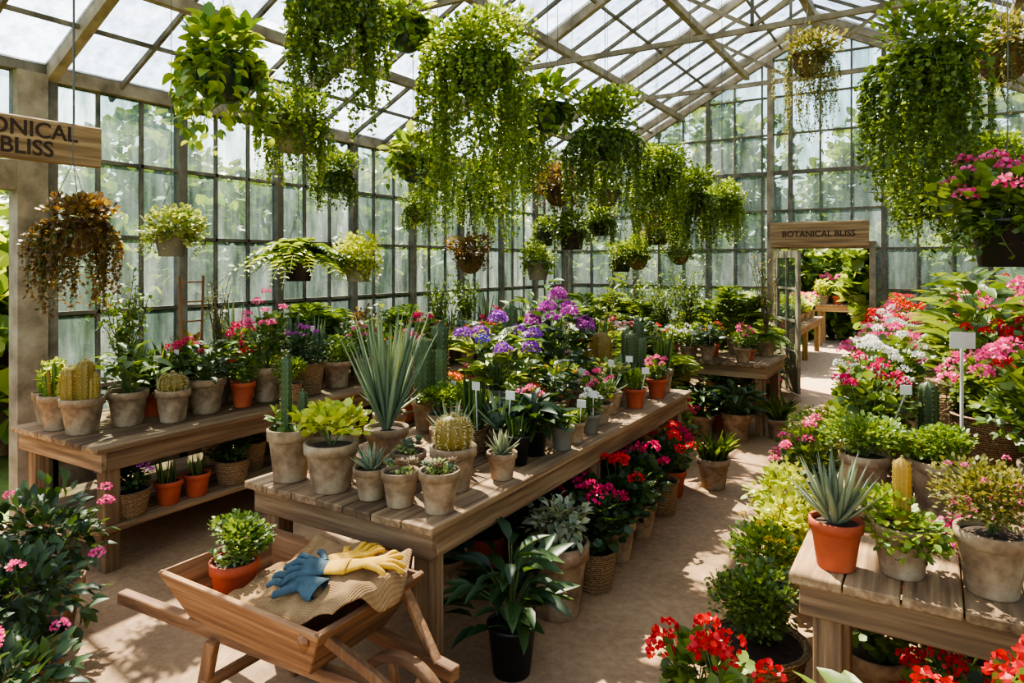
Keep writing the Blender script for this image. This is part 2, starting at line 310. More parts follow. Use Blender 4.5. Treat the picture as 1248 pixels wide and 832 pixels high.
K={'herb':('potted_herb',k_bush('g_bright',.022,.8)),'lime':('potted_coleus',k_bush('g_lime',.045,.9,T6,4.5)),'broad':('potted_foliage_plant',k_broad('g_mid')),
 'dark':('potted_foliage_plant',k_broad('g_dark',.1,70)),'darkbush':('potted_camellia',k_bush('g_dark',.07,.55,T15,4.5,'f_pink',4,.032)),'peace':('potted_peace_lily',k_broad('g_dark',.17,80,.36)),'silver':('potted_dusty_miller',k_bush('g_silver',.05,.6,T15,3)),
 'ger_pink':('potted_geranium',k_ger('f_pink',13)),'ger_mag':('potted_geranium',k_ger('f_mag',11)),'ger_red':('potted_geranium',k_ger('f_red',12)),'ger_white':('potted_geranium',k_ger('f_white',15)),
 'ger_redmag':('potted_geranium',k_ger('f_mag',6,.048,'g_dark')),'ger_crim':('potted_geranium',k_ger('f_red',6,.045,'g_dark')),'ger_bigred':('potted_geranium',k_ger('f_red',5,.05,'g_mid')),'ger_bigpink':('potted_geranium',k_ger('f_pink',16,.052,'g_mid')),
 'prim_red':('potted_primrose',k_bush('g_mid',.035,.8,T6,4,'f_red',6,.02)),'prim_pink':('potted_primrose',k_bush('g_mid',.035,.8,T6,4,'f_pink',10,.026)),'prim_violet':('potted_primrose',k_bush('g_dark',.035,.8,T6,4,'f_plum',8,.03)),
 'prim_yellow':('potted_primrose',k_bush('g_bright',.035,.8,T6,4,'f_yellow',7,.02)),'prim_orange':('potted_primrose',k_bush('g_mid',.035,.8,T6,4,'f_orange',8,.022)),'prim_white':('potted_primrose',k_bush('g_mid',.035,.8,T6,4,'f_white',8,.022)),
 'hyd_purple':('potted_hydrangea',k_hyd('f_purple','g_bright',11,.062,'f_violet')),'hyd_mag':('potted_hydrangea',k_hyd('f_plum','g_dark',12,.068)),
 'snake':('potted_snake_plant',k_snake()),'snakeg':('potted_snake_plant',k_snake('g_mid',22)),'aloe':('potted_aloe',k_aloe()),'bigaloe':('potted_aloe',k_aloe('g_blue',52,.045,1.04)),'aloes':('potted_aloe',k_aloe('g_silver',42,.1,.6)),
 'agave':('potted_agave',k_aloe('g_silver',24,.2)),'ros':('potted_succulents',k_ros()),'cols3':('potted_cactus',k_cols(4,'g_gold')),'col1':('potted_cactus',k_cols(1,'g_cactus')),'cols5':('potted_cactus',k_cols(5,'g_cactus')),'colg':('potted_cactus',k_cols(1,'g_gold',10)),
 'colsleaf':('potted_cactus',k_colsleaf),'barrel':('potted_barrel_cactus',k_barrel()),'barrelg':('potted_barrel_cactus',k_barrel('g_cactus')),'cascade':('potted_cactus',k_cascade),'fern':('potted_fern',k_fern()),
 'grass':('potted_spider_plant',k_grass()),'shrub':('potted_shrub',k_shrub()),'sparse':('potted_shrub',k_shrub('g_olive',.03,12,.6)),'palm':('potted_palm',k_palm()),'euph':('potted_euphorbia',k_euph),
 'thyme':('potted_thyme',k_bush('g_olive',.018,.7,T6,5,'f_pink',5,.012)),'box':('potted_herb',k_bush('g_mid',.022,.8)),'var':('potted_ivy',k_bush('g_var',.04,.9,T6,4)),'redleaf':('potted_coleus',k_bush('g_brown',.05,.8,T6,4)),'trop':('potted_tropical_plant',k_broad('g_mid',.24,60,.42))}
PL=[]; cnt=[0]
def put(kind,pt,x,y,z,pd,ph,fh,fw,tag=False):
    cnt[0]+=1; rs=np.random.RandomState(cnt[0]*13+5); nm,f=K[kind]; mb=MB(); zt=pot(mb,pd,ph,pt); f(mb,pd/2,zt,fh,fw,rs)
    if tag:
        a=(fw*.3,-fw*.36); beam(mb,(pd*.25,-pd*.2,zt-.02),(a[0],a[1],zt+fh*.6+.05),.006,.005,'white'); box(mb,a[0]-.026,a[0]+.026,a[1]-.002,a[1]+.002,zt+fh*.6+.04,zt+fh*.6+.085,'white')
    mb.build(nm,(x,y,z),rs.uniform(-.5,.5)); PL.append((x,y,max(pd,.6*min(fw,pd*2))/2,z))
def roofz(x): return 5.22-.52*abs(x+1.38)
# ---------------------------------------------------------------- tables
def table(name,x0,x1,y0,y1,z,shelf=None):
    mb=MB(); n=max(3,round((x1-x0)/.17)); w=(x1-x0)/n; rs=np.random.RandomState(3)
    for i in range(n): box(mb,x0+i*w+.003,x0+(i+1)*w-.003,y0-rs.uniform(0,.012),y1+rs.uniform(0,.012),z-.035,z-rs.uniform(0,.003),'wood_y')
    a=.03; zt=z-.036; zb=z-.15
    for y in (y0+a,y1-a-.035): box(mb,x0+a,x1-a,y,y+.035,zb,zt,'wood_x')
    for x in (x0+a,x1-a-.035): box(mb,x,x+.035,y0+a+.036,y1-a-.036,zb,zt,'wood_y')
    k=max(2,int((y1-y0)/1.5)+1)
    for y in np.linspace(y0+a+.085,y1-a-.085,k):
        for x in (x0+a+.083,x1-a-.083): box(mb,x-.045,x+.045,y-.045,y+.045,0,zt,'wood_z')
        if shelf: box(mb,x0+a+.02,x1-a-.02,y-.045-.03,y-.046,shelf-.11,shelf-.031,'wood_x')
    if shelf:
        for i in range(5): ww=(x1-x0-.06)/5; box(mb,x0+.03+i*ww+.003,x0+.03+(i+1)*ww-.003,y0+.02,y1-.02,shelf-.03,shelf,'wood_y')
    o=mb.build(name,((x0+x1)/2,(y0+y1)/2,0),world=True); b=o.modifiers.new('bevel','BEVEL'); b.width=.004; b.segments=1
table('potting_bench',-2.83,-1.68,2.13,5.54,.75)
table('potting_bench',-5.06,-4.0,2.05,7.4,.75,.27)
table('potting_bench',-.42,1.25,2.47,2.98,.75)
table('potting_bench',-3.9,-1.42,7.3,8.3,.75)
table('potting_bench',-.42,1.3,3.35,9.4,.72)
# ---------------------------------------------------------------- shell
XL,XR,YN,YF,EZ,XA,ZA=-5.4,2.64,-1.5,10.7,3.13,-1.38,5.22
def gz(x): return ZA-.52*abs(x-XA)
mb=MB(); box(mb,XL-.05,XR+.05,YN-.05,YF+.05,-.1,0,'floor'); mb.build('floor')
mb=MB(); mb.add([(-60,-30,-.05),(60,-30,-.05),(60,80,-.05),(-60,80,-.05)],[(0,1,2,3)],'grass'); mb.build('lawn')
mb=MB(); box(mb,-2.4,-.3,YF+.06,22,-.04,0,'gravel'); mb.build('garden_path')
HS=[.55,.87,1.43,2.0,2.57,EZ]
def wall_side(name,wname,X,y0,y1):
    mb=MB(); m2=MB()
    box(mb,X-.05,X+.05,y0,y1,0,.55,'frame'); box(mb,X-.06,X+.06,y0,y1,EZ-.04,EZ+.08,'rafterwood')
    for h in HS[:-1]: box(mb,X-.018,X+.018,y0,y1,h-.014,h+.014,'frame')
    n=0; y=y0
    while y<=y1+.01:
        if n%3==0: box(mb,X-.04,X+.05,y-.035,y+.035,0,EZ,'frame')
        else: box(mb,X-.018,X+.018,y-.011,y+.011,.55,EZ,'frame')
        yn=min(y+1/3,y1)
        for a,b in zip(HS[:-1],HS[1:]): m2.add([(X,y,a),(X,yn,a),(X,yn,b),(X,y,b)],[(0,1,2,3)],'glass_wall',False)
        y+=1.0/3; n+=1
    mb.build(name); m2.build(wname)
wall_side('wall_left','window_1',XL,2.43,YF-.27)
wall_side('wall_right','window_2',XR,YN,YF)
mb=MB()
box(mb,XL-.06,XL+.07,2.2,2.39,0,EZ,'rafterwood'); box(mb,XL-.06,XL+.07,.95,1.1,0,EZ,'rafterwood'); box(mb,XL-.05,XL+.06,1.1,2.2,2.3,2.5,'rafterwood')
box(mb,XL-.06,XL+.06,YN,2.43,EZ+.0,EZ+.08,'frame'); mb.build('trim_1')
mb=MB(); box(mb,XL-.05,XL+.05,YN,.95,0,EZ,'frame'); mb.build('wall_left')
mb=MB(); mb.add([(XL,1.1,2.5),(XL,2.2,2.5),(XL,2.2,EZ),(XL,1.1,EZ)],[(0,1,2,3)],'glass_wall',False); mb.build('window_3')
# back wall
mb=MB(); m2=MB(); D0,D1,DH=-2.02,-.75,2.0
for a,b in ((XL,D0-.04),(D1+.04,XR)): box(mb,a,b,YF-.05,YF+.05,0,.55,'frame')
x=XL; n=0; xs=[]
while x<XR+.01:
    inside=D0-.05<x<D1+.1; z0=2.1 if inside else .55; w=.03 if n%3==0 else .012; xs.append(x)
    box(mb,x-w,x+w,YF-(.05 if n%3==0 else .018),YF+.018,z0,gz(x)-.02,'frame'); x+=.402; n+=1
HF=[.55,.87,1.43,2.0,2.57,3.13,3.7,4.26,4.8,5.4]
for h in HF[1:-1]:
    r=(ZA-h)/.52; a,b=max(XL,XA-r),min(XR,XA+r); w=.03 if h==3.13 else .014
    for p,q in ([(a,D0-.04),(D1+.04,b)] if h<=2.0 else [(a,b)]): box(mb,p,q,YF-.02,YF+.016,h-w,h+w,'frame')
xs=sorted([q for q in xs if abs(q-D0)>.1 and abs(q-D1)>.1]+[D0,D1,XA])
for p,q in zip(xs[:-1],xs[1:]):
    lev=[2.1]+HF[4:] if D0-.01<=p<D1-.01 else HF
    for a,b in zip(lev[:-1],lev[1:]):
        zp,zq=gz(p),gz(q)
        if max(zp,zq)<=a: continue
        m2.add([(p,YF,min(a,zp)),(q,YF,min(a,zq)),(q,YF,min(b,zq)),(p,YF,min(b,zp))],[(0,1,2,3)],'glass_wall',False)
for s,X in ((-1,XL),(1,XR)): beam(mb,(X,YF-.02,EZ),(XA,YF-.02,ZA),.08,.12,'rafterwood')
box(mb,D0-.08,D0,YF-.07,YF+.07,0,gz(D0)-.05,'rafterwood'); box(mb,D1,D1+.08,YF-.07,YF+.07,0,2.1,'rafterwood'); box(mb,D0,D1,YF-.07,YF+.07,DH,2.1,'rafterwood')
mb.build('wall_back'); m2.build('window_4')
mb=MB(); box(mb,XL,XR,YN-.05,YN+.05,0,.55,'frame'); mb.build('wall_front')
# roof
mb=MB(); m2=MB(); y=YN; n=0; px=[-5.52,-4.4,-3.4,-2.4,XA,-.36,.64,1.64,2.76]
while y<=YF+.01:
    big=n%4==0; w,h=(.07,.12) if big else (.028,.04)
    for X in (XL-.1,XR+.1): beam(mb,(X,y,gz(X)),(XA,y,ZA),w,h,'rafterwood' if big else 'frame')
    if y<YF-.1:
        for a,b in zip(px[:-1],px[1:]): m2.add([(a,y,gz(a)+.03),(b,y,gz(b)+.03),(b,y+.49,gz(b)+.03),(a,y+.49,gz(a)+.03)],[(0,1,2,3)],'glass_roof',False)
    y+=.49; n+=1
for X,w in ((-4.4,.07),(-3.4,.07),(-2.4,.07),(XA,.1),(-.36,.07),(.64,.07),(1.64,.07)):
    beam(mb,(X,YN,gz(X)-.08),(X,YF,gz(X)-.08),w,w*1.2,'rafterwood')
for X in (-4.9,-3.9,-2.9,-1.9,.14,1.14): beam(mb,(X,YN,gz(X)),(X,YF,gz(X)),.025,.03,'frame')
for y in (2.42,4.38,6.34,8.3):
    beam(mb,(-3.9,y,gz(-3.9)-.02),(1.14,y,gz(-3.9)-.02),.04,.05,'rafterwood')
    beam(mb,(XA,y,gz(-3.9)),(XA,y,ZA),.03,.03,'frame')
    for s in (-1,1): beam(mb,(XA,y,gz(-3.9)),(XA+s*1.1,y,gz(XA+1.1)-.03),.03,.035,'rafterwood')
mb.build('roof_frame'); m2.build('ceiling')
# door leaf
mb=MB(); L=.86
for a,b,c,d in ((0,.09,0,1.94),(L-.09,L,0,1.94),(.09,L-.09,0,.5),(.09,L-.09,1.84,1.94),(.09,L-.09,.5,.56),(L/2-.015,L/2+.015,.56,1.84),(.09,L-.09,.96,.99),(.09,L-.09,1.4,1.43)): box(mb,a,b,-.02,.02,c+.03,d+.03,'rafterwood')
mb.add([(.09,0,.6),(L-.09,0,.6),(L-.09,0,1.87),(.09,0,1.87)],[(0,1,2,3)],'glass_wall',False)
mb.build('door_1',(D0+.06,YF-.12,0),-math.radians(60))
# signs
def sign(name,c,L,H,rot,lines,size,dx=0,m='barrow_x'):
    mb=MB(); box(mb,-L/2,L/2,-.02,.02,-H/2,H/2,m); o=mb.build(name,c,rot); b=o.modifiers.new('bevel','BEVEL'); b.width=.008
    for i,t in enumerate(lines):
        cu=bpy.data.curves.new('lettering','FONT'); cu.body=t; cu.size=size; cu.align_x='CENTER'; cu.align_y='CENTER'; cu.extrude=.002; cu.offset=.002; cu.materials.append(M['letter'])
        q=bpy.data.objects.new('lettering',cu); bpy.context.scene.collection.objects.link(q); q.parent=o; q.location=(dx*(i+1),-.021,(len(lines)-1)*size*.42-i*size*.84); q.rotation_euler=(math.pi/2,0,0)
    return o
o=sign('hanging_sign',(-4.6,1.76,2.54),1.22,.26,math.pi/2,['BOTONICAL','BLISS'],.13,.09,'wood_x')
mb=MB()
for s in (-.4,.45): tube(mb,[(s,0,.13),(s,0,gz(-4.6)-2.54)],.006,5,'chain')
mb.build('sign_chain',(0,0,0),0,parent=o)
sign('door_sign',(-1.4,YF-.1,2.21),1.3,.36,0,['BOTANICAL BLISS'],.12,0,'wood_x')
# ---------------------------------------------------------------- wheelbarrow
mb=MB(); t=[(-2.56,1.53,.6),(-1.67,1.53,.6),(-1.67,2.07,.6),(-2.56,2.07,.6)]; b=[(-2.45,1.61,.4),(-1.8,1.61,.4),(-1.8,1.99,.4),(-2.45,1.99,.4)]
for i in range(4):
    j=(i+1)%4; slab(mb,[b[i],b[j],t[j],t[i]],-.022,'barrow_x' if i%2==0 else 'barrow_y')
slab(mb,b,.02,'barrow_x')
for s,y0,y1 in ((-1,1.57,1.72),(1,2.05,1.93)):
    beam(mb,(-2.88,y0,.41),(-1.42,y1,.36),.045,.05,'barrow_x'); yl=y0-s*.02
    beam(mb,(-2.3,yl,.38),(-2.38,yl+s*.02,0),.04,.045,'barrow_z'); beam(mb,(-1.5,y1,.37),(-1.715,1.8+s*.2,.56),.035,.03,'barrow_z'); beam(mb,(-1.86,y1+s*.03,.37),(-1.74,1.8+s*.27,.58),.035,.03,'barrow_z')
    beam(mb,(-1.57,y1,.36),(-1.57,y1,.2),.03,.05,'barrow_z')
beam(mb,(-2.32,1.56,.22),(-2.32,2.04,.22),.03,.04,'barrow_y'); beam(mb,(-1.57,1.7,.22),(-1.57,1.95,.22),.025,.025,'darkmetal')
a=np.linspace(0,2*math.pi,33); ring=[]
for rr,yy in ((.22,-.02),(.22,.02),(.185,.02),(.185,-.02)): ring.append(np.stack([rr*np.cos(a[:-1])-1.57,np.full(32,yy+1.825),rr*np.sin(a[:-1])+.22],1))
V=np.concatenate(ring); fs=[(k*32+i,k*32+(i+1)%32,((k+1)%4)*32+(i+1)%32,((k+1)%4)*32+i) for k in range(4) for i in range(32)]; mb.add(V,fs,'barrow_x')
for i in range(4):
    c,s=math.cos(i*math.pi/4+.3),math.sin(i*math.pi/4+.3); beam(mb,(-1.57-.19*c,1.825,.22-.19*s),(-1.57+.19*c,1.825,.22+.19*s),.025,.03,'barrow_z')
tube(mb,[(-1.57,1.78,.22),(-1.57,1.87,.22)],.04,12,'darkmetal')
o=mb.build('wheelbarrow',(-2.1,1.8,0),world=True); m=o.modifiers.new('bevel','BEVEL'); m.width=.004
# burlap: lumpy sack folded in the tray, spilling slightly over the wheel-end and back rims
def bh0(x,y):
    u=(x+1.93)/.25; v=(y-1.82)/.21; r=(abs(u)**2.2+abs(v)**2.2)
    return .55+.125*math.exp(-r*.85)+.062*max(0,min(1,(x+1.86)/.16))+.055*max(0,min(1,(y-1.93)/.1))
def bh(x,y):
    w=.012*math.sin(12*x+18*y+2.4*math.sin(7*y+4*x))+.009*math.sin(30*x-17*y+2*math.sin(11*x))+.004*math.sin(60*y+34*x+2*math.sin(20*x))
    return bh0(x,y)+w*(1-.5*math.exp(-((x+1.86)**2+(y-1.76)**2)/.02))
n=110; V=[];Fc=[]
for i in range(n):
    for j in range(n):
        u=i/(n-1)*2-1; v=j/(n-1)*2-1; uu=u*math.sqrt(1-.3*v*v); vv=v*math.sqrt(1-.3*u*u); x=-1.955+uu*(.315+.014*math.sin(4*v+1)); y=1.822+vv*(.262+.012*math.sin(5*u))
        z=bh(x,y); d=max(0,x+1.665)+max(0,y-2.07)*1.2; z=max(z,.61) if (x>-1.71 or y>2.035) and d<.02 else z; z-=d*1.8; V.append((x,y,z))
for i in range(n-1):
    for j in range(n-1): a=i*n+j; Fc.append((a,a+n,a+n+1,a+1))
mb=MB(); mb.add(V,Fc,'burlap'); o=mb.build('burlap_sack',(-1.96,1.8,.45),world=True); m=o.modifiers.new('thick','SOLIDIFY'); m.thickness=.006; m.offset=1
def glove(x,y,ang,mat,cuff,mir=1,lift=.02,sc=1.0):
    mb=MB()
    tube(mb,[(0,-.01,0),(0,.005,0),(0,.03,0),(0,.055,0),(0,.075,0),(0,.088,0),(0,.096,0)],[.031,.033,.04,.044,.044,.038,.02],16,mat)
    for fx,L,sp in ((-.034,.058,-.38),(-.012,.076,-.13),(.012,.072,.12),(.034,.054,.42)):
        P=[(fx*.9,.06,0)]
        for k in range(1,6): q=k/5; P.append((fx*1.1+sp*L*q,.085+L*q,.012*math.sin(q*3)))
        P.append((P[-1][0]+sp*.005,P[-1][1]+.005,0)); tube(mb,P,[.0115,.0115,.011,.0108,.0105,.009,.002],10,mat)
    tube(mb,[(-.02,.015,0),(-.042,.03,.004),(-.068,.05,.008),(-.084,.07,.004),(-.087,.077,0)],[.015,.014,.0125,.011,.002],10,mat)
    tube(mb,[(0,-.085,0),(0,-.08,0),(0,-.045,0),(0,-.01,0),(0,.004,0)],[.038,.046,.042,.034,.031],16,cuff)
    for i,v in enumerate(mb.v):
        v=v.copy(); v[:,0]*=mir
        if i in(0,6): v[:,2]*=.4
        X=x+sc*(v[:,0]*math.cos(ang)-v[:,1]*math.sin(ang)); Y=y+sc*(v[:,0]*math.sin(ang)+v[:,1]*math.cos(ang))
        mb.v[i]=np.stack([X,Y,np.array([bh0(p,q)+lift for p,q in zip(X,Y)])+v[:,2]*sc],1)
    mb.build('gardening_glove',(x,y,bh0(x,y)),world=True)
glove(-1.9,1.68,1.45,'glove_blue','glove_blue',1,.024); glove(-1.87,1.755,1.95,'glove_blue','glove_yellow',-1,.034)
glove(-1.88,1.86,-.15,'glove_yellow','glove_yellow',1,.024,.95); glove(-1.77,1.83,-.7,'glove_yellow','glove_yellow',-1,.03,.95)
put('box','terra',-2.36,1.73,.425,.19,.2,.2,.32)
# ---------------------------------------------------------------- placed plants (world metres: x, y, z, pot_d, pot_h, foliage_h, foliage_w)
for a in [('euph','stone',-4.93,2.22,.75,.2,.21,.22,.26),('euph','stone',-4.72,2.17,.75,.22,.22,.23,.26),('cols3','stone',-4.48,2.2,.75,.25,.22,.27,.24),('broad','stone',-4.46,2.47,.75,.25,.22,.32,.45),
 ('barrel','stone',-4.3,2.68,.75,.22,.21,.14,.15),('dark','stone',-4.36,2.96,.75,.27,.24,.3,.49),('prim_red','terra',-4.3,3.22,.75,.18,.18,.23,.25),('ger_pink','stone',-4.33,3.46,.75,.25,.26,.52,.37),
 ('prim_violet','basket',-4.3,3.8,.75,.32,.25,.28,.41),('herb','stone',-4.3,4.15,.75,.24,.22,.26,.34),('prim_pink','stone',-4.3,4.47,.75,.25,.22,.28,.36),
 ('prim_violet','basket',-4.17,2.3,.27,.28,.16,.2,.35),('snakeg','terra',-4.14,2.55,.27,.17,.15,.17,.16),('snakeg','terra',-4.13,2.74,.27,.17,.15,.16,.15),('prim_violet','basket',-4.15,3.02,.27,.24,.17,.22,.36),
 ('colsleaf','stone',-2.66,2.26,.75,.22,.25,.38,.24),('lime','stone',-2.38,2.26,.75,.25,.22,.2,.38),('agave','stone',-2.14,2.27,.75,.16,.14,.13,.17),('ros','stone',-1.97,2.27,.75,.165,.15,.08,.17),('ros','stone',-1.78,2.3,.75,.175,.175,.07,.18),
 ('barrel','stone',-1.9,2.56,.75,.22,.2,.17,.155),('agave','stone',-1.79,2.81,.75,.15,.13,.13,.17),('bigaloe','stone',-2.42,2.68,.75,.23,.2,.64,.3),('snakeg','black',-1.85,3.05,.75,.14,.155,.15,.17),('peace','black',-1.86,3.25,.75,.145,.145,.17,.26),
 ('ros','stone',-2.16,2.55,.75,.17,.14,.1,.18),('aloe','stone',-2.12,2.85,.75,.17,.15,.22,.26),
 ('snakeg','grey',-1.78,3.43,.75,.14,.13,.15,.17),('herb','stone',-1.79,3.61,.75,.12,.12,.11,.17,1),('prim_white','grey',-1.8,3.84,.75,.13,.12,.14,.18,1),('prim_pink','stone',-1.88,4.12,.75,.2,.13,.2,.3),('hyd_purple','grey',-2.42,3.75,.75,.28,.24,.5,.62),
 ('hyd_mag','stone',-2.5,4.75,.75,.28,.24,.62,.58),('col1','stone',-2.7,4.35,.75,.22,.2,.58,.11),('colg','stone',-2.3,5.1,.75,.25,.22,.3,.17),('cols5','stone',-2.72,3.4,.75,.22,.2,.5,.26),('aloe','stone',-2.7,3.02,.75,.2,.18,.28,.38),
 ('ros','stone',-2.3,3.02,.75,.17,.14,.1,.17),('herb','stone',-2.5,3.27,.75,.2,.15,.2,.32),('aloe','stone',-1.92,4.42,.75,.17,.15,.17,.24),('cols5','stone',-2.1,5.3,.75,.2,.2,.4,.22),('snakeg','stone',-1.88,5.38,.75,.18,.18,.36,.22),
 ('herb','terra',-1.84,4.69,.75,.155,.14,.15,.22,1),('prim_yellow','stone',-2.25,4.3,.75,.18,.16,.22,.28),('prim_pink','terra',-1.83,5.12,.75,.16,.15,.17,.22),('snakeg','stone',-2.45,5.35,.75,.22,.2,.45,.24),
 ('aloes','terra',-.286,2.6,.75,.175,.165,.26,.2),('cascade','stone',-.09,2.66,.75,.19,.17,.24,.3),('thyme','stone',.16,2.66,.75,.21,.2,.24,.36),
 ('ger_bigpink','basket',.27,4.3,.72,.4,.3,.34,.54),('col1','stone',-.02,4.1,.72,.2,.2,.3,.09),('herb','stone',-.27,3.55,.72,.22,.2,.22,.4),('herb','stone',.02,3.6,.72,.24,.2,.2,.4),
 ('peace','black',-1.58,2.56,0,.22,.22,.4,.47),('silver','stone',-1.65,3.12,0,.33,.37,.3,.47),('ger_redmag','basket',-1.6,3.47,0,.25,.22,.34,.5),('ger_crim','stone',-1.64,3.88,0,.23,.24,.36,.5),
 ('ger_redmag','stone',-1.66,4.3,0,.24,.22,.36,.48),('ger_crim','basket',-1.66,4.75,0,.24,.24,.38,.48),('ger_mag','terra',-1.72,5.15,0,.22,.2,.33,.4),('grass','stone',-1.5,5.51,0,.26,.24,.24,.42),
 ('peace','stone',-2.06,7.1,0,.28,.22,.32,.48),('peace','stone',-1.7,7.1,0,.3,.28,.32,.5),('grass','stone',-1.36,7.4,0,.22,.2,.28,.38),('peace','stone',-2.5,7.15,0,.28,.22,.32,.46),('herb','stone',-2.2,6.7,0,.26,.22,.3,.4),('ger_mag','stone',-1.95,6.0,0,.24,.22,.35,.42),('prim_pink','basket',-1.7,8.55,0,.28,.22,.3,.4),('herb','stone',-1.75,9.0,0,.28,.24,.4,.42),
 ('ger_bigred','stone',-.74,2.5,0,.26,.2,.26,.36),('ger_bigred','basket',-.56,2.25,0,.28,.24,.3,.4),('box','basket',-.64,3.02,0,.42,.2,.34,.5),('lime','stone',-.74,4.25,0,.28,.28,.42,.5),
 ('prim_yellow','stone',-.7,3.5,0,.26,.25,.36,.46),('ger_bigred','stone',.17,2.07,0,.3,.36,.48,.44),('broad','stone',-.12,1.98,0,.3,.34,.38,.46),
 ('ger_pink','stone',-.2,3.12,0,.26,.24,.34,.44),('ger_bigpink','stone',.2,3.12,0,.26,.3,.6,.5),('ger_red','terra',.05,2.75,0,.22,.2,.26,.36)]: put(*a)
mb=MB(); beam(mb,(0,0,0),(0,0,.72),.012,.01,'white'); box(mb,-.06,.06,-.008,-.004,.66,.74,'white'); mb.build('plant_label',(.12,4.0,.72),.5)
mb=MB()
for s in (-.1,.1): beam(mb,(s*.7,0,0),(s,0,.95),.015,.015,'barrow_z')
for i in range(5): beam(mb,(-.1,0,.3+i*.15),(.1,0,.3+i*.15),.012,.012,'barrow_x')
mb.build('plant_trellis',(-4.86,3.18,.75),math.pi/2)
def hang(kind,pt,x,y,z,pd,fw,tr,fh=.16):
    cnt[0]+=1; rs=np.random.RandomState(cnt[0]*7+1); mb=MB(); ph=pd*.72; zt=pot(mb,pd,ph,pt); r=pd/2
    sets={'s':('g_bright',.028,T6,.9),'m':('g_mid',.034,T6,.85),'p':('g_bright',.085,T15,.75),'b':('g_brown',.034,T6,.8),'o':('g_olive',.032,T6,.5),'v':('g_var',.034,T6,.9),'l':('g_lime',.032,T6,.9),'f':('g_lime',.05,T6,1),'g':('g_mid',.045,T6,1.1)}
    mat,s,tp,w=sets[kind[0]]
    if kind[0]=='f': k_fern('g_bright',70)(mb,r,zt,fh,fw,rs)
    else:
        bush(mb,(0,0,zt+fh*.35),fw*.52,fh*.8,s,mat,rs,4.4,tp,w,9)
        ns=int(30+(230 if tr>=.5 else 170)*fw) if tr>.2 else int(20+50*fw)
        if kind[0]=='o': ns=int(ns*.45)
        if tp is T15: ns=int(ns*.45)
        nc=9; ca=rs.uniform(0,6.28,nc)
        for i in range(ns):
            a=ca[rs.randint(nc)]+rs.randn()*.25 if i%2 else rs.uniform(0,6.28); o0=r*rs.uniform(.6,1); o1=max(r*1.08,fw*.5*rs.uniform(.45,1)); l=tr*1.08*(rs.uniform(.12,.7) if rs.rand()<.5 else rs.uniform(.6,1.08))*(1-.25*(o1/(fw*.5))**2)+.06; n=max(5,int(l/(s*.62)))
            t=np.linspace(0,1,n); q=np.clip(t*l/.14,0,1); rad=o0+(o1-o0)*q; zz=zt+.05*np.sin(np.pi*np.clip(q*.6,0,1))-(t*l)*q**.6
            a2=a+.25*np.sin(t*4+i)*t; P=np.c_[rad*np.cos(a2),rad*np.sin(a2),zz]+rs.randn(n,3)*.004; tube(mb,P[::2] if n>6 else P,.0016,3,'stem')
            B=np.repeat(P,2,0); d=rs.randn(2*n,3)*.8+np.array([math.cos(a)*.5,math.sin(a)*.5,-.35]); leaves(mb,tp,B,d,s*rs.uniform(.65,1.1,2*n)*(1-.3*np.repeat(t,2)),w,mat,rs)
        if kind[1:]:
            fl={'P':'f_pink','R':'f_red','M':'f_mag'}[kind[1]]; p=sub(rs,fw*.5,11); tips=[(x_,y_,zt+fh*rs.uniform(.4,1.3)) for x_,y_ in p]; heads(mb,tips,.045,fl,rs); stalks(mb,(0,0,zt),tips)
    hk=zt+max(.35,pd*1.3)
    for i in range(3): a=i*2.094+.3; tube(mb,[(r*math.cos(a),r*math.sin(a),ph*.96),(0,0,hk)],.0022,4,'chain')
    o=mb.build('hanging_basket',(x,y,z-ph/2),0); top=roofz(x)-.02-(z-ph/2); m2=MB(); tube(m2,[(0,0,hk-.01),(0,0,top)],.0028,5,'chain'); m2.build('hanging_wire',(0,0,0),parent=o)
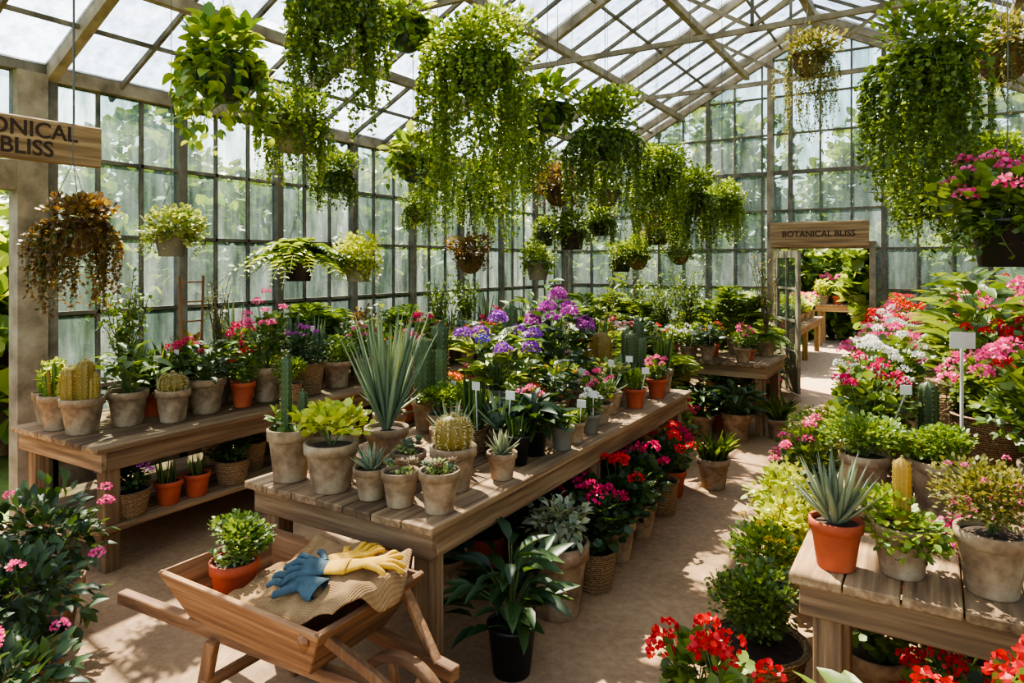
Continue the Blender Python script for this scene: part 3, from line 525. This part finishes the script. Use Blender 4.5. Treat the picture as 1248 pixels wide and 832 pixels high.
for a in [('p','green',-3.10,2.20,2.73,.33,.52,.4,.2),('m','green',-2.455,2.36,3.02,.32,.54,.66,.24),('s','grey',-3.18,2.74,2.545,.27,.46,.36,.2),('v','grey',-4.27,2.65,1.92,.22,.47,.12,.2),('b','moss',-4.07,1.95,1.93,.27,.48,.5,.18),
 ('f','black',-3.8,3.3,1.75,.22,.7,0,.2),('l','grey',-3.58,3.66,1.74,.22,.42,.1,.2),('p','green',-3.11,3.72,2.45,.25,.44,.16,.22),('s','green',-2.10,3.05,2.8,.31,.66,.95,.3),('p','green',-2.21,4.04,2.77,.26,.42,.2,.26),
 ('m','green',-1.84,4.15,2.56,.27,.58,.5,.28),('b','moss',-2.81,5.32,2.38,.24,.42,.2,.22),('m','black',-2.7,5.38,2.0,.24,.42,.14,.22),('s','black',-2.07,5.77,2.5,.28,.56,.65,.28),('m','black',-1.94,6.32,2.34,.28,.54,.55,.28),
 ('s','black',-1.79,6.88,2.33,.26,.46,.4,.22),('m','moss',-2.84,6.47,2.46,.24,.42,.2,.2),('m','black',-2.86,6.9,1.78,.22,.4,.12,.2),('b','black',-2.4,6.74,2.07,.24,.42,.15,.22),('s','moss',-2.65,6.83,1.8,.22,.44,.12,.22),
 ('s','grey',-3.25,5.75,1.72,.24,.42,.1,.2),('b','moss',-3.69,5.24,1.78,.24,.44,.14,.22),('s','black',-3.73,5.45,2.5,.28,.56,.55,.28),('o','moss',-.78,5.39,3.24,.23,.5,.62,.22),('m','green',-.024,3.74,2.68,.27,.56,.68,.28),
 ('s','black',-.03,4.33,2.45,.25,.48,.5,.22),('o','moss',.32,4.43,2.85,.27,.44,.3,.22),('gP','black',.26,3.44,1.88,.27,.56,.14,.22),('s','black',-.06,5.2,2.17,.24,.4,.3,.26),('s','black',.3,4.95,2.25,.25,.46,.45,.24),
 ('m','moss',-2.45,7.6,1.85,.22,.36,.1,.2),('s','black',-3.5,4.5,2.5,.25,.46,.35,.26),('m','black',-3.3,7.3,2.2,.24,.46,.26,.24),
 ('m','green',-4.5,4.3,2.5,.25,.44,.3,.22),('s','moss',-4.6,5.6,2.3,.24,.42,.25,.2),('p','green',-3.0,7.9,2.7,.25,.44,.25,.24),('m','moss',-3.7,6.6,2.75,.25,.46,.35,.22),('s','green',-2.2,8.5,2.5,.26,.46,.35,.22),
 ('m','black',-4.2,7.6,2.1,.25,.44,.2,.22),('s','moss',.4,6.8,2.6,.26,.5,.5,.22),('p','green',-2.9,3.4,3.25,.26,.44,.25,.22),('s','green',-2.7,4.5,2.75,.26,.5,.55,.26)]: hang(*a)
# fills
def fill(z,x0,x1,y0,y1,step,spec,seed,tagp=.2):
    rs=np.random.RandomState(seed); y=y0
    while y<=y1:
        x=x0+(rs.rand()*.05)
        while x<=x1:
            kd,pt,pd,fh,fw=spec[rs.randint(len(spec))]; s=rs.uniform(.85,1.15); pd*=s; X=x+rs.uniform(-.03,.03); Y=y+rs.uniform(-.03,.03)
            if all(abs(q[3]-z)>.1 or math.hypot(q[0]-X,q[1]-Y)>q[2]+pd/2+.01 for q in PL): put(kd,pt,X,Y,z,pd,pd*.85,fh*s*rs.uniform(.9,1.2),fw*s,rs.rand()<tagp)
            x+=step
        y+=step
S1=[('prim_pink','stone',.15,.18,.25),('aloe','stone',.15,.26,.28),('herb','terra',.14,.17,.23),('snakeg','basket',.15,.28,.18),('ros','stone',.16,.08,.19),('prim_white','stone',.14,.15,.2),('dark','stone',.16,.24,.3),('barrelg','stone',.15,.12,.13),('cols5','terra',.15,.3,.15),('prim_violet','terra',.14,.16,.22),('lime','stone',.14,.18,.24),('var','basket',.15,.17,.25),('prim_orange','terra',.14,.16,.2)]
fill(.75,-2.72,-1.8,2.3,5.45,.17,S1,1,.45)
S2=[('dark','stone',.2,.32,.38),('broad','stone',.2,.34,.4),('snake','stone',.19,.4,.22),('prim_pink','stone',.17,.24,.3),('grass','terra',.18,.3,.34),('herb','basket',.18,.22,.3),('prim_orange','stone',.16,.2,.26),('fern','stone',.18,.22,.4),('ger_mag','stone',.2,.36,.36)]
fill(.75,-4.62,-4.12,2.5,7.3,.24,S2,2,.35)
S3=[('shrub','stone',.22,.7,.46),('snake','stone',.2,.55,.24),('palm','stone',.22,.7,.55),('trop','grey',.24,.75,.6),('redleaf','stone',.22,.5,.42),('broad','stone',.22,.5,.46),('aloe','stone',.2,.45,.46)]
fill(.75,-4.88,-4.8,3.55,7.3,.3,S3,3,0)
put('shrub','stone',-4.85,2.66,.75,.2,.18,.85,.42); put('redleaf','stone',-4.85,3.1,.75,.2,.18,.4,.3); put('sparse','stone',-4.85,3.4,.75,.2,.18,.8,.3)
fill(.75,-3.75,-1.55,7.42,7.8,.2,[('prim_pink','stone',.16,.2,.26),('prim_red','terra',.15,.2,.26),('prim_white','stone',.15,.18,.24),('herb','terra',.15,.2,.26),('dark','stone',.17,.25,.3)],4,.5)
fill(.75,-3.75,-1.6,8.1,8.2,.3,[('palm','stone',.22,.75,.6),('shrub','stone',.22,.6,.5),('broad','stone',.22,.5,.5),('fern','stone',.2,.4,.6)],5,0)
put('sparse','stone',-1.6,8.05,.75,.2,.18,1.05,.42)
for i,(x,y) in enumerate([(-4.3,9.2),(-3.8,9.6),(-3.0,9.3),(-2.5,9.8),(-4.6,8.2),(-3.4,8.9),(-3.9,6.6),(-3.4,6.5),(-2.9,6.3),(-2.4,6.4),(-3.5,5.9),(-4.2,9.9),(-2.4,9.0)]): put(('palm','trop','shrub')[i%3],'stone',x,y,0,.34,.32,1.25 if y<7 else 1.5,.8)
fill(.72,-.3,-.1,3.9,9.2,.26,[('ger_pink','stone',.22,.42,.46),('ger_red','stone',.22,.42,.46),('ger_white','stone',.22,.4,.46),('ger_mag','stone',.22,.38,.44),('ger_bigpink','stone',.22,.46,.5)],6,.2)
fill(.72,.25,.9,5.0,9.2,.36,[('ger_bigpink','stone',.26,.6,.6),('ger_red','stone',.24,.56,.55),('broad','stone',.26,.65,.6),('trop','stone',.26,.8,.7),('ger_bigpink','stone',.26,.62,.6),('ger_mag','stone',.24,.55,.55),('ger_white','stone',.24,.5,.55)],7,.1)
fill(.72,.45,1.1,3.6,4.9,.4,[('ger_bigpink','stone',.26,.55,.6),('ger_red','stone',.24,.5,.55),('herb','stone',.24,.45,.55)],11,.1)
fill(0,-.7,-.62,3.3,9.9,.3,[('herb','stone',.24,.46,.48),('lime','stone',.24,.44,.48),('herb','basket',.24,.5,.48),('ger_pink','stone',.22,.5,.46),('box','stone',.24,.5,.48),('ger_red','terra',.24,.45,.46)],8,0)
fill(0,-2.6,-1.9,3.0,5.6,.34,[('ger_redmag','stone',.24,.35,.44),('dark','basket',.24,.3,.44),('ger_crim','terra',.24,.33,.42),('fern','stone',.22,.2,.44)],9,0)
fill(0,-3.7,-1.7,7.5,8.1,.34,[('peace','stone',.24,.3,.4),('fern','stone',.24,.2,.44),('herb','terra',.22,.25,.4)],12,0)
fill(0,-2.3,-1.75,8.6,10.3,.36,[('peace','stone',.26,.35,.42),('ger_pink','stone',.24,.4,.42),('broad','stone',.26,.5,.46)],14,0)
fill(.27,-4.75,-4.2,3.3,7.2,.36,[('herb','terra',.2,.16,.28),('dark','stone',.2,.18,.3),('prim_violet','basket',.22,.18,.3)],13,0)
for a in [('darkbush','stone',-3.2,1.35,0,.32,.26,.42,.66),('darkbush','stone',-2.78,1.1,0,.3,.22,.28,.56),('darkbush','stone',-3.65,1.62,0,.34,.28,.5,.66),('darkbush','stone',-3.1,.95,0,.3,.22,.38,.6)]: put(*a)
# outside
def hedge(name,x,y,rx,ry,h,seed,mat='g_mid'):
    rs=np.random.RandomState(seed); mb=MB(); n=2600; L=rs.uniform(-1,1,(14,3)); k=rs.randint(14,size=n); p=L[k]*[.75,.75,.6]+unit(rs.randn(n,3))*.42; leaves(mb,T6,p*[rx,ry,h/2]+[0,0,h/2],unit(rs.randn(n,3))+[0,0,.4],.22*rs.uniform(.7,1.3,n)*max(1,rx/1.5),.8,mat,rs)
    tube(mb,[(0,0,0),(0,0,h*.6)],.08,6,'bark'); mb.build(name,(x,y,-.04))
for i in range(13): hedge('garden_shrub',-7.6-(i%2)*.9,0.3+i*1.35,1.0,1.2,2.3+.4*(i%3),i,('g_mid','g_dark','g_bright')[i%3])
for i in range(4): hedge('garden_tree',-12.5-(i%2),3.5+i*4.2,2.2,2.2,4.6+.6*(i%2),100+i,'g_mid')
for i in range(8): hedge('garden_shrub',-8+i*1.9,19-(i%2)*1.5,1.2,1.0,2.4+.3*(i%3),40+i,('g_mid','g_bright','g_dark')[i%3])
for i in range(5): hedge('garden_shrub',-5.6+i*.9-(1.4 if i<3 else -2.6),12.4,.8,.6,2.0+.3*(i%2),80+i,('g_bright','g_mid')[i%2])
for i in range(6): hedge('garden_tree',-11+i*3.4,23,2.4,2,6.5+(i%2),60+i,'g_mid')
table('nursery_bench',-2.9,-1.9,12.0,15.2,.7); table('nursery_bench',-1.0,.2,11.9,15.2,.7); table('nursery_bench',-2.2,-.9,16,16.8,.9)
NB=[('herb','stone',.2,.34,.4),('shrub','stone',.2,.5,.45),('broad','terra',.2,.35,.4),('ger_pink','stone',.2,.34,.4),('lime','stone',.2,.34,.4)]
fill(.7,-2.75,-2.05,12.1,15,.3,NB,20,0); fill(.7,-.85,.1,12.0,15,.3,NB,21,0); fill(.9,-2.05,-1.05,16.2,16.7,.3,NB,22,0)
# ---------------------------------------------------------------- light, world, camera
w=bpy.data.worlds.new('sky'); bpy.context.scene.world=w; w.use_nodes=True; nt=w.node_tree; bg=nt.nodes['Background']
s=nt.nodes.new('ShaderNodeTexSky'); s.sky_type='NISHITA'; s.sun_disc=False; s.sun_elevation=math.radians(48); s.sun_rotation=math.radians(-57); s.dust_density=2.0; s.air_density=1.2
hs=nt.nodes.new('ShaderNodeHueSaturation'); hs.inputs['Saturation'].default_value=.82; nt.links.new(s.outputs[0],hs.inputs['Color'])
nt.links.new(hs.outputs[0],bg.inputs[0]); bg.inputs[1].default_value=.72
l=bpy.data.lights.new('sun','SUN'); l.energy=44; l.angle=math.radians(.7); l.color=(1,.85,.64); o=bpy.data.objects.new('sun',l); bpy.context.scene.collection.objects.link(o)
o.rotation_euler=Vector((-.5,.32,.85)).to_track_quat('Z','Y').to_euler()
try: bpy.context.scene.view_settings.look='AgX - Medium High Contrast'
except Exception: pass
c=bpy.data.cameras.new('camera'); c.lens=24; c.sensor_width=36; c.shift_y=-96/1248; c.clip_start=.05; o=bpy.data.objects.new('camera',c); bpy.context.scene.collection.objects.link(o)
o.location=(0,0,1.8); o.rotation_euler=(math.pi/2,0,math.radians(31.66)); bpy.context.scene.camera=o
